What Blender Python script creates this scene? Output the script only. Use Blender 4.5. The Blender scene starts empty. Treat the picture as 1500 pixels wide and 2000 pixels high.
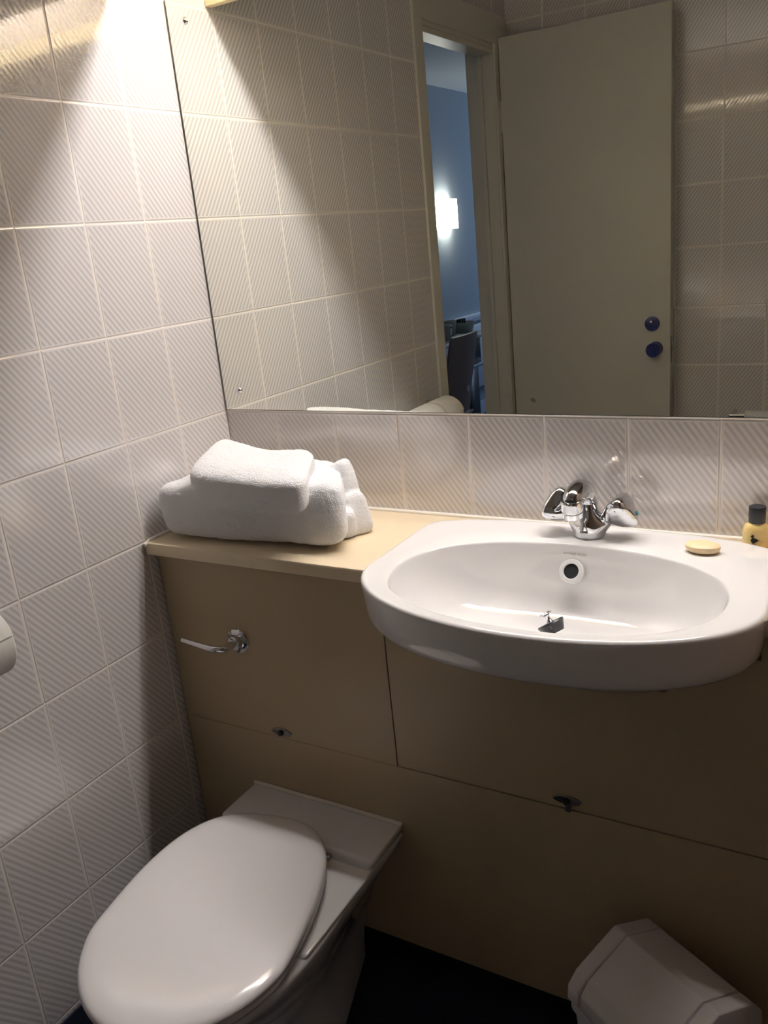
import bpy, bmesh, math, random
from mathutils import Vector, Matrix
random.seed(4)
S = bpy.context.scene
COL = S.collection
PI = math.pi

# ------------------------------------------------------------------ camera
cam_d = bpy.data.cameras.new('camera'); cam = bpy.data.objects.new('camera', cam_d); COL.objects.link(cam)
cam_d.sensor_fit = 'HORIZONTAL'; cam_d.sensor_width = 36.0; cam_d.lens = 1676.6182 * 36 / 1500
cam_d.clip_start = 0.01
fw = Vector((-0.49941118, 0.8122897, -0.30128709)); up = Vector((-0.07217067, 0.30754554, 0.94879246))
rt = fw.cross(up).normalized(); up = rt.cross(fw)
cam.matrix_world = Matrix(((rt.x, up.x, -fw.x, 1.25448752), (rt.y, up.y, -fw.y, -1.42663374), (rt.z, up.z, -fw.z, 1.33388187), (0, 0, 0, 1)))
S.camera = cam

# ------------------------------------------------------------------ world, exposure, lights
w = bpy.data.worlds.new('world'); S.world = w; w.use_nodes = True
w.node_tree.nodes['Background'].inputs[0].default_value = (0.25, 0.42, 0.9, 1)
w.node_tree.nodes['Background'].inputs[1].default_value = 0.3
S.view_settings.view_transform = 'Standard'; S.view_settings.look = 'None'
S.view_settings.exposure = 0.14; S.view_settings.gamma = 1.0; S.view_settings.use_curve_mapping = False
TUBE_E = 122.0        # emission of the fluorescent tube over the mirror
SCONCE_E = 11.0
FLOOR = -0.08
DAY_E = 26.0
al = bpy.data.lights.new('window_daylight', 'AREA'); al.shape = 'RECTANGLE'; al.size = 1.1; al.size_y = 1.2
al.energy = DAY_E; al.color = (0.44, 0.60, 1.0)
alo = bpy.data.objects.new('window_daylight', al); COL.objects.link(alo)
alo.location = (-0.85, -7.25, 1.5); alo.rotation_euler = (PI / 2, 0, 0)   # outside the bedroom window, shining in (+y)

# ------------------------------------------------------------------ helpers
def mat(name, col, rough=0.5, metal=0.0, spec=0.5, coat=0.0, bump=None, emit=None, mottling=None, sheen=0.0, sss=0.0, trans=0.0):
    m = bpy.data.materials.new(name); m.use_nodes = True
    nt = m.node_tree; b = nt.nodes['Principled BSDF']
    b.inputs['Base Color'].default_value = (*col, 1); b.inputs['Roughness'].default_value = rough
    b.inputs['Metallic'].default_value = metal; b.inputs['Specular IOR Level'].default_value = spec
    b.inputs['Coat Weight'].default_value = coat; b.inputs['Coat Roughness'].default_value = 0.05
    b.inputs['Sheen Weight'].default_value = sheen
    b.inputs['Transmission Weight'].default_value = trans
    if sss:
        b.inputs['Subsurface Weight'].default_value = sss; b.inputs['Subsurface Scale'].default_value = 0.01
    if emit:
        b.inputs['Emission Color'].default_value = (*emit[0], 1); b.inputs['Emission Strength'].default_value = emit[1]
    tc = nt.nodes.new('ShaderNodeTexCoord')
    if mottling:
        n = nt.nodes.new('ShaderNodeTexNoise'); n.inputs['Scale'].default_value = mottling[0]; n.inputs['Detail'].default_value = 4
        nt.links.new(tc.outputs['Object'], n.inputs['Vector'])
        r = nt.nodes.new('ShaderNodeMapRange'); r.inputs['To Min'].default_value = 1 - mottling[1]; r.inputs['To Max'].default_value = 1 + mottling[1]
        nt.links.new(n.outputs['Fac'], r.inputs['Value'])
        mx = nt.nodes.new('ShaderNodeVectorMath'); mx.operation = 'SCALE'; mx.inputs[0].default_value = col
        nt.links.new(r.outputs[0], mx.inputs['Scale']); nt.links.new(mx.outputs[0], b.inputs['Base Color'])
    if bump:
        n = nt.nodes.new('ShaderNodeTexNoise'); n.inputs['Scale'].default_value = bump[0]; n.inputs['Detail'].default_value = 6
        nt.links.new(tc.outputs['Object'], n.inputs['Vector'])
        bp = nt.nodes.new('ShaderNodeBump'); bp.inputs['Strength'].default_value = bump[1]; bp.inputs['Distance'].default_value = bump[2]
        nt.links.new(n.outputs['Fac'], bp.inputs['Height']); nt.links.new(bp.outputs[0], b.inputs['Normal'])
    return m

def tile_mat(name, u0):
    """glazed 148 x 200 mm wall tiles with printed diagonal stripes; UV map is in metres on the wall"""
    m = bpy.data.materials.new(name); m.use_nodes = True
    nt = m.node_tree; N = nt.nodes; Lk = nt.links; b = N['Principled BSDF']
    def mth(op, a, c=None, d=None):
        n = N.new('ShaderNodeMath'); n.operation = op
        for i, v in enumerate((a, c, d)):
            if v is None: continue
            if isinstance(v, (int, float)): n.inputs[i].default_value = v
            else: Lk.new(v, n.inputs[i])
        return n.outputs[0]
    uv = N.new('ShaderNodeUVMap'); uv.uv_map = 'UVMap'
    sp = N.new('ShaderNodeSeparateXYZ'); Lk.new(uv.outputs[0], sp.inputs[0])
    W, H = 0.1485, 0.2
    u = mth('SUBTRACT', sp.outputs[0], u0); v = mth('SUBTRACT', sp.outputs[1], 0.01)
    fu = mth('MULTIPLY', mth('FRACT', mth('ADD', mth('DIVIDE', u, W), 40)), W)
    fv = mth('MULTIPLY', mth('FRACT', mth('ADD', mth('DIVIDE', v, H), 40)), H)
    du = mth('MINIMUM', fu, mth('SUBTRACT', W, fu)); dv = mth('MINIMUM', fv, mth('SUBTRACT', H, fv))
    d = mth('MINIMUM', du, dv)
    grout = mth('LESS_THAN', d, 0.0009)
    inner = mth('GREATER_THAN', d, 0.0052)
    ph = mth('ADD', mth('MULTIPLY', fu, 1.0), mth('MULTIPLY', fv, 1 / 1.36))
    wv = mth('SINE', mth('MULTIPLY', ph, 2 * PI / 0.0122))
    st = N.new('ShaderNodeMapRange'); st.interpolation_type = 'SMOOTHSTEP'
    st.inputs['From Min'].default_value = -0.25; st.inputs['From Max'].default_value = 0.35
    Lk.new(wv, st.inputs['Value'])
    stripe = mth('MULTIPLY', st.outputs[0], inner)
    c1 = N.new('ShaderNodeMix'); c1.data_type = 'RGBA'
    c1.inputs[6].default_value = (0.78, 0.735, 0.715, 1); c1.inputs[7].default_value = (0.575, 0.55, 0.555, 1)
    Lk.new(stripe, c1.inputs[0])
    c2 = N.new('ShaderNodeMix'); c2.data_type = 'RGBA'; c2.inputs[7].default_value = (0.86, 0.78, 0.69, 1)
    Lk.new(grout, c2.inputs[0]); Lk.new(c1.outputs[2], c2.inputs[6])
    Lk.new(c2.outputs[2], b.inputs['Base Color'])
    b.inputs['Specular IOR Level'].default_value = 1.0; b.inputs['IOR'].default_value = 1.7
    rg = mth('ADD', mth('MULTIPLY', stripe, 0.11), mth('ADD', 0.045, mth('MULTIPLY', grout, 0.5)))
    Lk.new(rg, b.inputs['Roughness'])
    # edge roll of each tile plus faint relief of the stripe print and a slight waviness
    h = N.new('ShaderNodeMapRange'); h.interpolation_type = 'SMOOTHSTEP'
    h.inputs['From Min'].default_value = 0.0004; h.inputs['From Max'].default_value = 0.0032
    Lk.new(d, h.inputs['Value'])
    nz = N.new('ShaderNodeTexNoise'); nz.inputs['Scale'].default_value = 22; Lk.new(uv.outputs[0], nz.inputs['Vector'])
    hh = mth('ADD', h.outputs[0], mth('ADD', mth('MULTIPLY', stripe, -0.05), mth('MULTIPLY', nz.outputs['Fac'], 0.05)))
    bp = N.new('ShaderNodeBump'); bp.inputs['Strength'].default_value = 0.8; bp.inputs['Distance'].default_value = 0.0012
    Lk.new(hh, bp.inputs['Height']); Lk.new(bp.outputs[0], b.inputs['Normal'])
    return m

def link(name, me, m=None, parent=None, smooth=True, loc=None):
    o = bpy.data.objects.new(name, me); COL.objects.link(o)
    if m:
        me.materials.append(m)
    if smooth:
        for p in me.polygons: p.use_smooth = True
    if parent: o.parent = parent
    if loc: o.location = loc
    return o
def tag(o, label=None, cat=None, group=None, kind=None):
    if label: o['label'] = label
    if cat: o['category'] = cat
    if group: o['group'] = group
    if kind: o['kind'] = kind
    return o
def thing(name, label, cat, loc=(0, 0, 0), rz=0, group=None):
    o = bpy.data.objects.new(name, None); COL.objects.link(o); o.location = loc; o.rotation_euler = (0, 0, rz)
    o.empty_display_size = 0.05
    return tag(o, label, cat, group)
def struct(name, me, m, parent=None, smooth=False):
    o = link(name, me, m, parent, smooth)
    if not parent: o['kind'] = 'structure'
    return o
def sharp(me, ang=35):
    bm = bmesh.new(); bm.from_mesh(me)
    for e in bm.edges:
        if len(e.link_faces) == 2: e.smooth = e.calc_face_angle(0) < math.radians(ang)
    bm.to_mesh(me); bm.free()
class MB:
    """collects shapes into ONE mesh"""
    def __init__(s): s.bm = bmesh.new()
    def box(s, a, b, bev=0.0, seg=2, M=None):
        t = bmesh.new(); bmesh.ops.create_cube(t, size=1)
        for v in t.verts:
            v.co = Vector([(a[i] + b[i]) / 2 + v.co[i] * (b[i] - a[i]) for i in range(3)])
        if bev: bmesh.ops.bevel(t, geom=t.edges[:], offset=bev, segments=seg, profile=0.5, affect='EDGES')
        return s.add(t, M)
    def add(s, t, M=None):
        if M is not None: bmesh.ops.transform(t, matrix=M, verts=t.verts)
        me = bpy.data.meshes.new('t'); t.to_mesh(me); t.free(); s.bm.from_mesh(me); bpy.data.meshes.remove(me); return s
    def rings(s, rings, cap0=True, cap1=True, M=None):
        t = bmesh.new(); R = [[t.verts.new(p) for p in r] for r in rings]; n = len(rings[0])
        for i in range(len(R) - 1):
            for j in range(n):
                t.faces.new((R[i][j], R[i][(j + 1) % n], R[i + 1][(j + 1) % n], R[i + 1][j]))
        if cap0: t.faces.new(R[0][::-1])
        if cap1: t.faces.new(R[-1])
        bmesh.ops.recalc_face_normals(t, faces=t.faces[:])
        return s.add(t, M)
    def lathe(s, prof, n=40, M=None, cap0=True, cap1=True):
        return s.rings([[(r * math.cos(2 * PI * k / n), r * math.sin(2 * PI * k / n), z) for k in range(n)] for r, z in prof], cap0, cap1, M)
    def tube(s, pts, rad, n=16, M=None, flat=1.0):
        pts = [Vector(p) for p in pts]
        if isinstance(rad, (int, float)): rad = [rad] * len(pts)
        rings = []; prev = None
        for i, p in enumerate(pts):
            d = (pts[min(i + 1, len(pts) - 1)] - pts[max(i - 1, 0)]).normalized()
            if prev is None:
                a = d.orthogonal().normalized() if abs(d.z) > 0.95 else d.cross(Vector((0, 0, 1))).normalized()
            else:
                a = (prev - d * prev.dot(d)).normalized()
            prev = a; b_ = d.cross(a)
            rings.append([p + a * rad[i] * math.cos(2 * PI * k / n) + b_ * rad[i] * flat * math.sin(2 * PI * k / n) for k in range(n)])
        return s.rings(rings, True, True, M)
    def prism(s, poly, z0, z1, bev=0.0, M=None, seg=2):
        t = bmesh.new(); lo = [t.verts.new((x, y, z0)) for x, y in poly]; hi = [t.verts.new((x, y, z1)) for x, y in poly]
        n = len(poly); t.faces.new(lo[::-1]); t.faces.new(hi)
        for i in range(n): t.faces.new((lo[i], lo[(i + 1) % n], hi[(i + 1) % n], hi[i]))
        bmesh.ops.recalc_face_normals(t, faces=t.faces[:])
        if bev: bmesh.ops.bevel(t, geom=t.edges[:], offset=bev, segments=seg, profile=0.5, affect='EDGES', clamp_overlap=True)
        return s.add(t, M)
    def mesh(s, name='m'):
        me = bpy.data.meshes.new(name); s.bm.to_mesh(me); s.bm.free(); return me
    def obj(s, name, m, parent=None, smooth=True, ang=35):
        me = s.mesh(name)
        if smooth: sharp(me, ang)
        return link(name, me, m, parent, smooth)
def wall(name, boxes, m, ufun=None, parent=None):
    """boxes joined; UVs in metres from ufun(co)->u, z->v"""
    b = MB()
    for a, c in boxes: b.box(a, c)
    me = b.mesh(name)
    if ufun:
        uv = me.uv_layers.new(name='UVMap')
        for l in me.loops:
            co = me.vertices[l.vertex_index].co; uv.data[l.index].uv = (ufun(co), co.z)
    return struct(name, me, m, parent)
def catmull(P, n=8, closed=False):
    P = [Vector(p) for p in P]; out = []; N = len(P)
    rng = range(N if closed else N - 1)
    for i in rng:
        p0 = P[(i - 1) % N] if closed or i > 0 else P[0] * 2 - P[1]
        p1, p2 = P[i], P[(i + 1) % N]
        p3 = P[(i + 2) % N] if closed or i + 2 < N else P[-1] * 2 - P[-2]
        for k in range(n):
            t = k / n
            out.append(0.5 * ((2 * p1) + (p2 - p0) * t + (2 * p0 - 5 * p1 + 4 * p2 - p3) * t * t + (3 * p1 - p0 - 3 * p2 + p3) * t ** 3))
    if not closed: out.append(P[-1])
    return out
def RotM(deg, ax, loc=(0, 0, 0)):
    return Matrix.Translation(loc) @ Matrix.Rotation(math.radians(deg), 4, ax)

# ------------------------------------------------------------------ materials
tile_left = tile_mat('tile_left', 0.0)
tile_back = tile_mat('tile_back', 0.1331)
tile_rear = tile_mat('tile_rear', -0.73)
M_grout = mat('sealant', (0.80, 0.74, 0.66), 0.5)
M_ceil = mat('ceiling_paint', (0.55, 0.53, 0.51), 0.8)
M_floor = mat('navy_vinyl', (0.016, 0.022, 0.045), 0.45, bump=(300, 0.2, 0.0005), mottling=(60, 0.3))
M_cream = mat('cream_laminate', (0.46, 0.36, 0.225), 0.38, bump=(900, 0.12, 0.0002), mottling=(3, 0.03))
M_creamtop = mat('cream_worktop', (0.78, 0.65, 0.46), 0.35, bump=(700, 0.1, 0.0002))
M_dark = mat('dark_recess', (0.02, 0.018, 0.015), 0.8)
M_ceramic = mat('white_ceramic', (0.86, 0.845, 0.84), 0.07, coat=0.6, spec=0.5)
M_plastic = mat('white_seat_plastic', (0.84, 0.81, 0.815), 0.16, coat=0.2)
M_chrome = mat('chrome', (0.75, 0.77, 0.80), 0.04, metal=1)
M_steel = mat('worn_steel', (0.30, 0.29, 0.27), 0.35, metal=1)
M_whitering = mat('white_plastic_ring', (0.85, 0.85, 0.84), 0.2)
M_black = mat('black_rubber', (0.018, 0.020, 0.024), 0.4)
M_hole = mat('overflow_dark', (0.008, 0.009, 0.012), 0.6)
M_glass = mat('mirror_silvering', (0.90, 0.915, 0.84), 0.0, metal=1)
M_glassedge = mat('mirror_edge', (0.05, 0.06, 0.045), 0.2)
M_towel = mat('white_terry', (0.93, 0.925, 0.94), 0.95, spec=0.1, sheen=0.3, bump=(420, 0.9, 0.003))
M_soap = mat('cream_soap', (0.92, 0.73, 0.45), 0.38, sss=0.15)
M_gel = mat('yellow_gel', (0.88, 0.66, 0.27), 0.16, coat=0.5, sss=0.2)
M_cap = mat('navy_cap', (0.012, 0.014, 0.022), 0.35)
M_ink = mat('black_ink', (0.02, 0.015, 0.01), 0.6)
M_grey = mat('grey_print', (0.45, 0.42, 0.40), 0.6)
M_bin = mat('bin_plastic', (0.74, 0.70, 0.685), 0.45, bump=(500, 0.1, 0.0003))
M_paper = mat('tissue_paper', (0.88, 0.85, 0.80), 0.95, bump=(120, 0.4, 0.001))
M_frame = mat('cream_gloss_paint', (0.66, 0.63, 0.56), 0.3)
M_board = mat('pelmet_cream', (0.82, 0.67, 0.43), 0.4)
M_tube = mat('lit_tube', (1, 1, 1), 0.5, emit=((0.985, 0.955, 0.95), TUBE_E))
M_fit = mat('fitting_white', (0.8, 0.78, 0.76), 0.4)
M_knob = mat('navy_knob', (0.015, 0.024, 0.14), 0.22, coat=0.4)
M_teal = mat('teal_dot', (0.02, 0.22, 0.25), 0.3)
M_bedwall = mat('bedroom_wall', (0.40, 0.46, 0.50), 0.8)
M_bedceil = mat('bedroom_ceiling', (0.72, 0.76, 0.76), 0.9)
M_bedwhite = mat('bedroom_white', (0.66, 0.70, 0.78), 0.5)
M_carpet = mat('bedroom_carpet', (0.06, 0.07, 0.11), 0.95, bump=(200, 0.5, 0.004))
M_shade = mat('lit_shade', (0.9, 0.9, 0.9), 0.6, emit=((1.0, 0.97, 0.92), SCONCE_E))
M_desk = mat('desk_laminate', (0.30, 0.31, 0.27), 0.45)
M_deskdark = mat('desk_dark', (0.02, 0.02, 0.025), 0.5)
M_alu = mat('aluminium_edge', (0.6, 0.62, 0.66), 0.35, metal=0.6)
M_chair = mat('brown_shell', (0.46, 0.29, 0.22), 0.4)
M_crock = mat('pale_crockery', (0.60, 0.60, 0.56), 0.3)

def door_mat():
    m = mat('door_paint', (0.60, 0.575, 0.51), 0.45, bump=(140, 0.15, 0.0006))
    nt = m.node_tree; N = nt.nodes; b = N['Principled BSDF']
    tc = N.new('ShaderNodeTexCoord'); mp = N.new('ShaderNodeMapping'); mp.vector_type = 'TEXTURE'
    mp.inputs['Location'].default_value = (0.083, -1.646, 0.70); mp.inputs['Rotation'].default_value = (0, 0.5, 0)
    mp.inputs['Scale'].default_value = (0.012, 1, 0.0075)
    ln = N.new('ShaderNodeVectorMath'); ln.operation = 'LENGTH'
    nt.links.new(tc.outputs['Object'], mp.inputs[0]); nt.links.new(mp.outputs[0], ln.inputs[0])
    r = N.new('ShaderNodeMapRange'); r.inputs['From Min'].default_value = 0.8; r.inputs['From Max'].default_value = 1.1
    nt.links.new(ln.outputs['Value'], r.inputs['Value'])
    mx = N.new('ShaderNodeMix'); mx.data_type = 'RGBA'
    mx.inputs[6].default_value = (0.42, 0.36, 0.27, 1); mx.inputs[7].default_value = (0.60, 0.575, 0.51, 1)
    nt.links.new(r.outputs[0], mx.inputs[0]); nt.links.new(mx.outputs[2], b.inputs['Base Color'])
    return m
M_door = door_mat()

# ------------------------------------------------------------------ room shell
RX, RY, RZ = 1.62, -1.75, 2.34
OY0, OY1, OZ = -1.075, -1.635, 1.93          # door opening in the left wall
T = 0.10
wall('wall_left', [((-T, OY0, 0.0), (0, 0, RZ)), ((-T, OY1, OZ), (0, OY0, RZ)), ((-T, RY, 0.0), (0, OY1, RZ))], tile_left, lambda c: c.y)
wall('wall_back', [((-T, 0, 0.0), (RX + T, T, RZ))], tile_back, lambda c: c.x)
wall('wall_right', [((RX, RY, 0.0), (RX + T, 0, RZ))], mat('bounce_soaking_brown', (0.20, 0.14, 0.105), 0.6))  # out of view; dark brown chosen to soak up light bouncing round the room
wall('wall_rear', [((-T, RY - T, 0.0), (RX + T, RY, RZ))], tile_rear, lambda c: -c.x)
wall('ceiling', [((-T, RY - T, RZ), (RX + T, T, RZ + 0.08))], M_ceil)
wall('floor', [((-T, RY - T, FLOOR - 0.08), (RX + T, T, FLOOR))], M_floor)
# coved vinyl upstand below the tiles
wall('baseboard_left', [((-T, OY0, FLOOR), (0.004, 0, 0.0)), ((-T, RY, FLOOR), (0.004, OY1, 0.0))], M_floor)
wall('baseboard_back', [((0.004, -0.004, FLOOR), (RX, T, 0.0))], M_floor)
wall('baseboard_right', [((RX - 0.004, RY, FLOOR), (RX + T, -0.004, 0.0))], M_floor)
wall('baseboard_rear', [((0.004, RY - T, FLOOR), (RX - 0.004, RY + 0.004, 0.0))], M_floor)

# door frame (lining, stop and architrave) round the opening
fr = MB()
A = 0.008
for y0, y1 in ((OY0 - 0.014, OY0 + 0.042), (OY1 - 0.02, OY1 + 0.014)):
    fr.box((0.0, y0, FLOOR), (A, y1, OZ + 0.09 if y0 > -1.5 else OZ + 0.02), 0.002)
fr.box((0.0, OY1 - 0.10, OZ), (A + 0.002, OY0 + 0.0421, OZ + 0.09), 0.002)
fr.box((-T - 0.002, OY0 - 0.014, FLOOR), (0.0, OY0 - 0.0001, OZ), 0.0)
fr.box((-T - 0.002, OY1 + 0.0001, FLOOR), (0.0, OY1 + 0.014, OZ), 0.0)
fr.box((-T - 0.002, OY1 + 0.0141, OZ - 0.014), (0.0, OY0 - 0.0141, OZ - 0.0001), 0.0)
fr.box((-0.055, OY1 + 0.014, FLOOR), (-0.040, OY1 + 0.026, OZ - 0.014), 0.001)
fr.box((-0.055, OY0 - 0.026, FLOOR), (-0.040, OY0 - 0.014, OZ - 0.014), 0.001)
fr.box((-0.060, OY1 + 0.0141, OZ - 0.030), (-0.002, OY0 - 0.0141, OZ - 0.0141), 0.001)
fro = fr.obj('trim_1', M_frame, smooth=False); fro['kind'] = 'structure'

# ------------------------------------------------------------------ the open door
DY0, DY1 = -1.694, -1.647
dr = MB().box((0.012, DY0, FLOOR + 0.008), (0.588, DY1, 1.948), 0.0015).obj('door_1', M_door, smooth=False)
tag(dr, 'cream painted flush door standing open into the bathroom', 'door', kind='structure')
def part(mb, name, m, parent, label=None, smooth=True, ang=35):
    o = mb.obj(name, m, parent, smooth, ang)
    if label: o['label'] = label
    return o
Ry = Matrix.Rotation(PI / 2, 4, 'X')      # lathe axis +z -> -y ; we need +y
Ryp = Matrix.Rotation(-PI / 2, 4, 'X')    # +z -> +y
part(MB().lathe([(0.0005, 0), (0.0245, 0), (0.0255, 0.003), (0.0245, 0.007), (0.020, 0.0085), (0.0005, 0.009)], 40, Matrix.Translation((0.528, DY1, 0.970)) @ Ryp),
     'thumbturn', M_knob, dr, 'navy blue round thumbturn with a small white mark')
tb = dr.children[0]
part(MB().box((0.5215, DY1 + 0.0085, 0.975), (0.5285, DY1 + 0.0098, 0.981)), 'thumbturn_mark', M_whitering, tb)
part(MB().lathe([(0.0005, 0), (0.024, 0), (0.0245, 0.002), (0.0235, 0.004), (0.0225, 0.034), (0.0245, 0.036), (0.0245, 0.045), (0.0225, 0.047), (0.0005, 0.0475)], 40, Matrix.Translation((0.540, DY1, 0.885)) @ Ryp),
     'door_knob', M_knob, dr, 'navy blue cylindrical door knob')
lp = part(MB().box((0.588, -1.672, 0.835), (0.5892, -1.657, 0.925)), 'latch_plate', M_steel, dr, 'dull metal latch plate')
part(MB().box((0.588, -1.669, 0.872), (0.595, -1.661, 0.886), 0.001), 'latch_bolt', M_chrome, lp)
for z in (1.70, 0.15): part(MB().lathe([(0.006, -0.05), (0.006, 0.05)], 16, Matrix.Translation((0.008, -1.655, z))), 'hinge', M_frame, dr)

# ------------------------------------------------------------------ bedroom beyond the doorway
BX0, BX1, BY0, BY1, BZ = -1.60, -T, -0.40, -7.0, 2.30
wall('wall_bedroom_far', [((BX0 - 0.1, BY1, FLOOR), (BX0, BY0, BZ))], M_bedwall)
wall('wall_bedroom_near', [((BX0 - 0.1, BY0, FLOOR), (BX1 - 0.0, BY0 + 0.08, BZ))], M_bedwall)
wall('wall_bedroom_side', [((BX1, BY1, FLOOR), (BX1 + 0.08, RY - T - 0.001, BZ))], M_bedwall)
wall('ceiling_bedroom', [((BX0 - 0.1, BY1, BZ), (BX1, BY0, BZ + 0.05)), ((BX1, BY1, BZ), (BX1 + 0.08, RY - T - 0.001, BZ + 0.05))], M_bedceil)
wall('floor_bedroom', [((BX0 - 0.1, BY1 - 0.1, FLOOR - 0.08), (BX1, BY0 + 0.08, FLOOR)), ((BX1, BY1 - 0.1, FLOOR - 0.08), (BX1 + 0.08, RY - T - 0.001, FLOOR))], M_carpet)
wall('wall_bedroom_end', [((BX0 - 0.1, BY1 - 0.1, FLOOR), (-1.40, BY1, BZ)), ((-0.30, BY1 - 0.1, FLOOR), (BX1 + 0.08, BY1, BZ)),
     ((-1.40, BY1 - 0.1, FLOOR), (-0.30, BY1, 0.85)), ((-1.40, BY1 - 0.1, 2.1), (-0.30, BY1, BZ))], M_bedwall)
wn = MB()
for a, b_ in (((-1.40, 0.85), (-1.35, 2.1)), ((-0.35, 0.85), (-0.30, 2.1)), ((-1.35, 0.85), (-0.35, 0.90)), ((-1.35, 2.05), (-0.35, 2.1)), ((-0.87, 0.90), (-0.83, 2.05))):
    wn.box((a[0], BY1 - 0.08, a[1]), (b_[0], BY1 - 0.03, b_[1]))
wno = wn.obj('window_1', M_bedwhite, smooth=False); wno['kind'] = 'structure'
wall('baseboard_bedroom', [((BX0, BY1, FLOOR), (BX0 + 0.015, BY0, 0.02))], M_bedwhite)

# sconce on the far wall: a shallow curved white shade
sc = thing('wall_lamp', 'small lit white wall lamp on the bedroom wall seen through the doorway', 'lamp', (BX0, -4.43, 1.46))
n = 20
hs = [[(0.10 * math.sin(PI * k / n), 0.125 * math.cos(PI * k / n), z) for k in range(n + 1)] + [(0.002, -0.12, z)] for z in (-0.10, 0.10)]
part(MB().rings(hs), 'lamp_shade', M_shade, sc, 'glowing white half round shade')
part(MB().box((0.0, -0.05, -0.06), (0.012, 0.05, 0.06), 0.002).box((0.01, -0.01, -0.01), (0.07, 0.01, 0.01)), 'bracket', M_alu, sc)

# added glowing strip, stands in for a bright reflection under the door head
cl = thing('added_bright_streak', 'added pale glowing strip standing in for a bright reflection below the door head', 'light', (-0.885, -2.95, BZ))
part(MB().box((-0.012, -0.12, -0.024), (0.012, 0.10, -0.010), 0.003), 'streak_strip', mat('streak_glow', (0.9, 0.9, 0.9), 0.5, emit=((0.9, 0.97, 1.0), 1.0)), cl)
part(MB().box((-0.016, -0.13, -0.010), (0.016, 0.11, 0.0), 0.002), 'streak_backing', M_bedwhite, cl)

# white heater panel below the sill line
ra = thing('wall_heater', 'long white heater panel low on the bedroom wall behind the desk', 'heater', (BX0, -4.6, FLOOR))
part(MB().box((0.004, -1.4, 0.235), (0.05, 1.0, 0.72), 0.006), 'panel', M_bedwhite, ra)
part(MB().box((0.0, -1.4, 0.745), (0.035, 1.0, 0.80), 0.004), 'top_rail', M_bedwhite, ra)
for y in (-1.2, 0.9): part(MB().box((0.004, y, 0.0), (0.04, y + 0.04, 0.24)), 'support', M_bedwhite, ra)

# desk
dk = thing('desk', 'grey topped desk with silver edged open frame in the bedroom', 'desk', (0, 0, FLOOR))
DX0, DX1, DYa, DYb, DZ = -1.54, -1.0, -3.77, -1.95, 0.80
part(MB().box((DX0, DYa, DZ - 0.028), (DX1 - 0.004, DYb, DZ), 0.002), 'desktop', M_desk, dk)
part(MB().box((DX1 - 0.004, DYa, DZ - 0.026), (DX1 + 0.004, DYb, DZ - 0.004), 0.001).box((DX1 - 0.03, DYa + 0.0, DZ - 0.205), (DX1 + 0.004, DYb, DZ - 0.185), 0.004), 'edge_trim', M_alu, dk, 'silver edge strip')
part(MB().box((DX0, DYb - 0.02, DZ - 0.2), (DX1 - 0.03, DYa + 0.10, DZ - 0.03)), 'drawer', M_deskdark, dk)
part(MB().box((DX0 + 0.05, DYa, 0.0), (DX1 - 0.10, DYa + 0.24, DZ - 0.21)), 'pedestal', M_deskdark, dk)
part(MB().box((DX0, DYb - 0.03, 0.0), (DX1 - 0.05, DYb, DZ - 0.21)), 'side_panel', M_deskdark, dk)
part(MB().box((DX1 - 0.012, DYa - 0.002, DZ - 0.19), (DX1 + 0.003, DYa + 0.03, DZ - 0.02), 0.003), 'end_loop', M_deskdark, dk)

def cup(loc, r, h, name, label, cat, group=None, handle=False, m=M_crock):
    c = thing(name, label, cat, loc, 0, group)
    part(MB().lathe([(0.0005, 0), (r * 0.72, 0), (r * 0.78, 0.004), (r, h), (r - 0.004, h), (r * 0.7, 0.008), (0.0005, 0.008)], 28), 'body', m, c)
    if handle:
        P = catmull([(r * 0.85, 0, h * 0.25), (r * 1.35, 0, h * 0.3), (r * 1.5, 0, h * 0.6), (r * 1.3, 0, h * 0.85), (r * 0.9, 0, h * 0.85)], 5)
        part(MB().tube(P, 0.005, 10), 'handle', m, c)
    return c
DT = FLOOR + DZ
cup((-1.10, -3.33, DT), 0.042, 0.085, 'mug', 'pale mug with round handle standing left on the desk', 'mug', 'pale mugs on the desk', True).rotation_euler = (0, 0, 0.2)
cup((-1.20, -3.60, DT), 0.042, 0.085, 'mug', 'pale mug standing behind the other mug on the desk', 'mug', 'pale mugs on the desk', True).rotation_euler = (0, 0, 2.2)
cup((-1.16, -3.71, DT), 0.078, 0.060, 'bowl', 'wide pale bowl on the desk right of the mugs', 'bowl')
sb = thing('sachet', 'dark tea sachets standing in the bowl on the desk', 'sachet', (-1.17, -3.70, DT + 0.012))
for i in range(3):
    part(MB().box((-0.018, -0.002, 0), (0.018, 0.002, 0.07), 0, M=RotM(8 * (i - 1), 'X', (0.0, -0.022 * i + 0.02, 0))), 'packet', M_ink, sb)

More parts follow.
